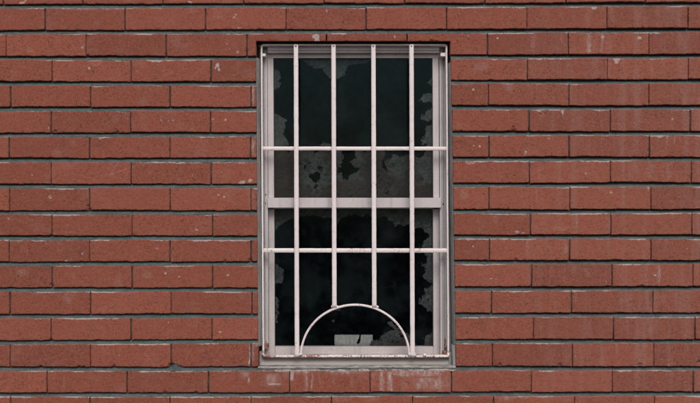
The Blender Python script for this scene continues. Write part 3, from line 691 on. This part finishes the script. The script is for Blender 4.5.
# outer frame: flat iron on edge, rounded corners
def frame_path():
    pts = []
    L0, R0, T0, B0 = 261.4, 446.6, 44.6, 356.5
    rad = 2.4
    def arc(cx, cy, a0, a1, rr):
        for k in range(6):
            a = math.radians(a0 + (a1 - a0) * k / 5); pts.append((cx + rr * math.cos(a) + lx(cy), cy - rr * math.sin(a)))
    arc(R0 - rad, T0 + rad, 90, 0, rad); 
    for y in np.linspace(60, 340, 8): pts.append((R0 + lx(y), y))
    arc(R0 - 1.0, B0 - 1.0, 0, -90, 1.0); arc(L0 + 1.0, B0 - 1.0, 270, 180, 1.0)
    for y in np.linspace(340, 60, 8): pts.append((L0 + lx(y), y))
    arc(L0 + rad, T0 + rad, 180, 90, rad)
    return pts
def sweep_flat(bm, pts, closed, half_w, d0, d1, wob=0.0, bev=0.0008):
    """rectangular section swept along photo-plane points; half_w in px"""
    n = len(pts); rings = []
    for i, (px, py) in enumerate(pts):
        a = pts[(i - 1) % n] if closed or i else pts[0]; b = pts[(i + 1) % n] if closed or i < n - 1 else pts[-1]
        tx, ty = b[0] - a[0], b[1] - a[1]; L = math.hypot(tx, ty) or 1; nx, ny = -ty / L, tx / L
        o = wob * float(fbm(px / 6., py / 6., 81, 2))
        hw = half_w * (1 + 0.05 * float(fbm(px / 4., py / 4., 82, 2)))
        sec = [(-hw, d0 + bev), (-hw + .3, d0), (hw - .3, d0), (hw, d0 + bev), (hw, d1 - bev), (hw - .3, d1), (-hw + .3, d1), (-hw, d1 - bev)]
        rings.append([bm.verts.new((X(px + nx * (w_ + o), d0), dd, Z(py + ny * (w_ + o), d0))) for w_, dd in sec])
    m = len(rings[0])
    for i in range(n if closed else n - 1):
        r0, r1 = rings[i], rings[(i + 1) % n]
        for k in range(m): bm.faces.new((r0[k], r0[(k + 1) % m], r1[(k + 1) % m], r1[k]))
    if not closed: bm.faces.new(rings[0][::-1]); bm.faces.new(rings[-1])
    bmesh.ops.recalc_face_normals(bm, faces=bm.faces[:])
fp = frame_path()
def dens(pts, st, closed=False):
    out = []; q = pts + ([pts[0]] if closed else [])
    for a, b in zip(q, q[1:]):
        L = math.hypot(b[0] - a[0], b[1] - a[1]); k = max(1, int(L / st))
        out += [(a[0] + (b[0] - a[0]) * i / k, a[1] + (b[1] - a[1]) * i / k) for i in range(k)]
    if not closed: out.append(pts[-1])
    return out
bottom = [p for p in fp if p[1] > 352]
bm = bmesh.new(); top_path = [p for p in fp if p[1] <= 345]
# side and top iron runs left-bottom -> over the top -> right-bottom
L_side = [p for p in fp if p[0] < 300]; R_side = [p for p in fp if p[0] > 400]
seq = [(261.4 + lx(353), 353.0)] + [(261.4 + lx(y), y) for y in np.linspace(340, 60, 8)]
seq += [p for p in fp if p[1] < 52 and p[0] < 300] + [p for p in fp if p[1] < 52 and p[0] > 400]
seq += [(446.6 + lx(y), y) for y in np.linspace(60, 340, 8)] + [(446.6 + lx(353), 353.0)]
sweep_flat(bm, dens(seq, 3), False, 0.85, g0 + .003, g0 + .024, 0.12)
bm_obj('frame', bm, M['bar'], gr, True)
bm = bmesh.new()
seq = [(261.4 + lx(353), 353.0), (261.5 + lx(355), 355.0), (262.6 + lx(356), 356.3)] + [(x, 356.5) for x in np.linspace(266, 445, 60)] + [(447.2 + lx(356) * 1.0 - .8, 356.3), (446.6 + lx(355), 355), (446.6 + lx(353), 353.0)]
sweep_flat(bm, dens(seq, 2), False, 1.12, g0 + .002, g0 + .022, 0.22)
bm_obj('bottom_rail', bm, M['bar3'], gr, True)['label'] = 'rusting bottom rail of the grille'
# cross bars run behind the uprights
for k, (yc, hw, mm) in enumerate(((148.4, 1.9, 'bar'), (250.5, 2.15, 'bar2'))):
    bm = bmesh.new(); sweep_flat(bm, dens([(261.4 + lx(yc) + .8, yc), (446.6 + lx(yc) - .8, yc + 0.1)], 2.5), False, hw, g0 + .0035, g0 + .010, 0.07)
    bm_obj('cross_bar', bm, M[mm], gr, True)
# uprights
for (xc, yb, mm) in ((295.9, 356.8, 'bar'), (333.5, 307.4, 'bar'), (373.4, 307.2, 'bar'), (411.5, 356.8, 'bar')):
    bm = bmesh.new(); sweep_flat(bm, dens([(xc + LN(44, 0, 1.1), 44.2), (xc + LN(yb, 0, 1.1), yb)], 2.5), False, 2.22, g0 - .006, g0 + .0032, 0.06, 0.0010)
    bm_obj('upright_bar', bm, M[mm], gr, True)
# arch
bm = bmesh.new(); cx, cy, ra, rb = 355.1, 357.0, 54.2, 51.9
arcp = [(cx - ra * math.cos(a), cy - rb * math.sin(a) ** 0.97) for a in np.linspace(0.02, math.pi - 0.02, 90)]
sweep_flat(bm, arcp, False, 1.05, g0 - .004, g0 + .008, 0.08, .001)
bm_obj('arch', bm, M['bar2'], gr, True)
# weld beads where arch meets the uprights and the rail
def blob(bm, px, py, d, r, sy=1.0, seed=0):
    q = bmesh.ops.create_icosphere(bm, subdivisions=3, radius=r)
    for v in q['verts']:
        c = v.co; k = 1 + 0.35 * float(fbm(c.x * 700 + seed, c.z * 700 + c.y * 500, 83, 2)); v.co = Vector((c.x * k, c.y * k * .7, c.z * k * sy))
    bmesh.ops.translate(bm, verts=q['verts'], vec=(X(px, d), d, Z(py, d)))
for i, (px, py, r_, sy) in enumerate(((333.0, 306.6, .0048, .8), (336.8, 306.6, .0042, .8), (372.6, 306.2, .0036, .7), (376.8, 307.2, .0048, .9), (297.6, 354.6, .0062, .9), (301.0, 354.4, .0045, 1.0), (413.4, 354.8, .0062, .9), (409.6, 354.2, .0045, 1.0), (424.8, 355.2, .0048, .7))):
    bm = bmesh.new(); blob(bm, px, py, g0 - .001, r_, sy, i * 9); bm_obj('weld', bm, M['bar2' if py < 330 else 'bar'], gr, True)
# rusty rivet at the head of each upright
for xc in (295.9, 333.6, 373.3, 411.4):
    bm = bmesh.new(); blob(bm, xc, 46.0, g0 - .0062, .0022, 1, xc); bm_obj('rivet', bm, M['rust'], gr, True)
# wall brackets
def bracket(x0, y0, x1, y1, d0, d1, mat, lab):
    bm = bmesh.new(); pbox(bm, x0, y0, x1, y1, d0, d1, 0.0012)
    o = bm_obj('bracket', bm, mat, gr); o['label'] = lab; return o
bracket(440.6, 52.6, 445.6, 56.2, g0 + .008, 0.058, M['bar'], 'white painted bracket at the upper right corner')
bracket(262.4, 53.4, 265.6, 56.2, g0 + .008, 0.058, M['bar'], 'white painted bracket at the upper left corner')
bracket(264.2, 344.8, 267.6, 349.6, g0 + .010, 0.075, M['rust'], 'rusted bracket at the lower left corner')
bracket(443.2, 351.6, 447.0, 354.6, g0 + .010, 0.075, M['rust'], 'rusted bracket at the lower right corner')
for nm, pts in (('rust_flake', ((265.6, 342.5, .0026, 2.2), (265.6, 350.6, .003, 1))), ('rust_flake', ((444.6, 341.5, .0028, 2.6), (445.6, 347.5, .0032, 1.6), (444.2, 351, .0036, 1)))):
    bm = bmesh.new()
    for i, (px, py, r_, sy) in enumerate(pts): blob(bm, px, py, 0.052, r_, sy, i * 5)
    bm_obj(nm, bm, M['rust'], gr, True)

# ------------------------------------------------------------------ dark room behind and the ground in front
bm = bmesh.new()
x0, x1, z0, z1, y0, y1 = -1.3, 1.5, 0.25, 2.75, 0.151, 2.9
# shell of boxes with thickness so no daylight leaks in
def rb(a, b, c, d_, e, f):
    hexa(bm, [(a, c, f), (b, c, f), (b, c, e), (a, c, e), (a, d_, f), (b, d_, f), (b, d_, e), (a, d_, e)])
rb(x0 - .1, x1 + .1, y1, y1 + .1, z0 - .1, z1 + .1); rb(x0 - .1, x0, y0, y1, z0, z1); rb(x1, x1 + .1, y0, y1, z0, z1)
rb(x0 - .1, x1 + .1, y0, y1, z1, z1 + .1); rb(x0 - .1, x1 + .1, y0, y1, z0 - .1, z0)
# a pale door-like upright deep inside catches a little light
tag(bm_obj('room_interior', bm, M['room']), kind='structure')
bm = bmesh.new()
vs = [bm.verts.new(p) for p in ((-60, -60, 0), (60, -60, 0), (60, 60, 0), (-60, 60, 0))]; bm.faces.new(vs)
tag(bm_obj('ground', bm, M['ground']), kind='structure')

# ------------------------------------------------------------------ light and camera
sc = bpy.context.scene
EL, AZ = 43.0, 6.0       # soft overcast light, high and nearly square to the wall (a touch from the right)
w = bpy.data.worlds.new('World'); sc.world = w; w.use_nodes = True
nt = w.node_tree; nt.nodes.clear()
sky = nt.nodes.new('ShaderNodeTexSky'); sky.sky_type = 'NISHITA'; sky.sun_disc = False
sky.sun_elevation = math.radians(EL); sky.sun_rotation = math.radians(180 - AZ); sky.dust_density = 4.0; sky.air_density = 1.0; sky.ozone_density = 1.0
bg = nt.nodes.new('ShaderNodeBackground'); bg.inputs[1].default_value = 0.085
ow = nt.nodes.new('ShaderNodeOutputWorld'); nt.links.new(sky.outputs[0], bg.inputs[0]); nt.links.new(bg.outputs[0], ow.inputs[0])
sun = bpy.data.lights.new('sun', 'SUN'); sun.energy = 1.3; sun.angle = math.radians(28); sun.color = (1.0, 0.965, 0.935)
so = bpy.data.objects.new('sun', sun); C.objects.link(so)
dirv = Vector((math.sin(math.radians(AZ)) * math.cos(math.radians(EL)), -math.cos(math.radians(AZ)) * math.cos(math.radians(EL)), math.sin(math.radians(EL))))
so.rotation_euler = dirv.to_track_quat('Z', 'Y').to_euler()
cam = bpy.data.cameras.new('camera'); co = bpy.data.objects.new('camera', cam); C.objects.link(co)
co.location = (0, -D, H); co.rotation_euler = (math.radians(90), 0, 0)
cam.sensor_width = 36; cam.lens = 36 * D / (700 * S); cam.clip_start = 0.05; cam.clip_end = 200
sc.camera = co
sc.view_settings.view_transform = 'Standard'; sc.view_settings.look = 'None'; sc.view_settings.gamma = 1; sc.view_settings.use_curve_mapping = False
sc.view_settings.exposure = 0.14
sc.cycles.max_bounces = 6; sc.cycles.transparent_max_bounces = 12
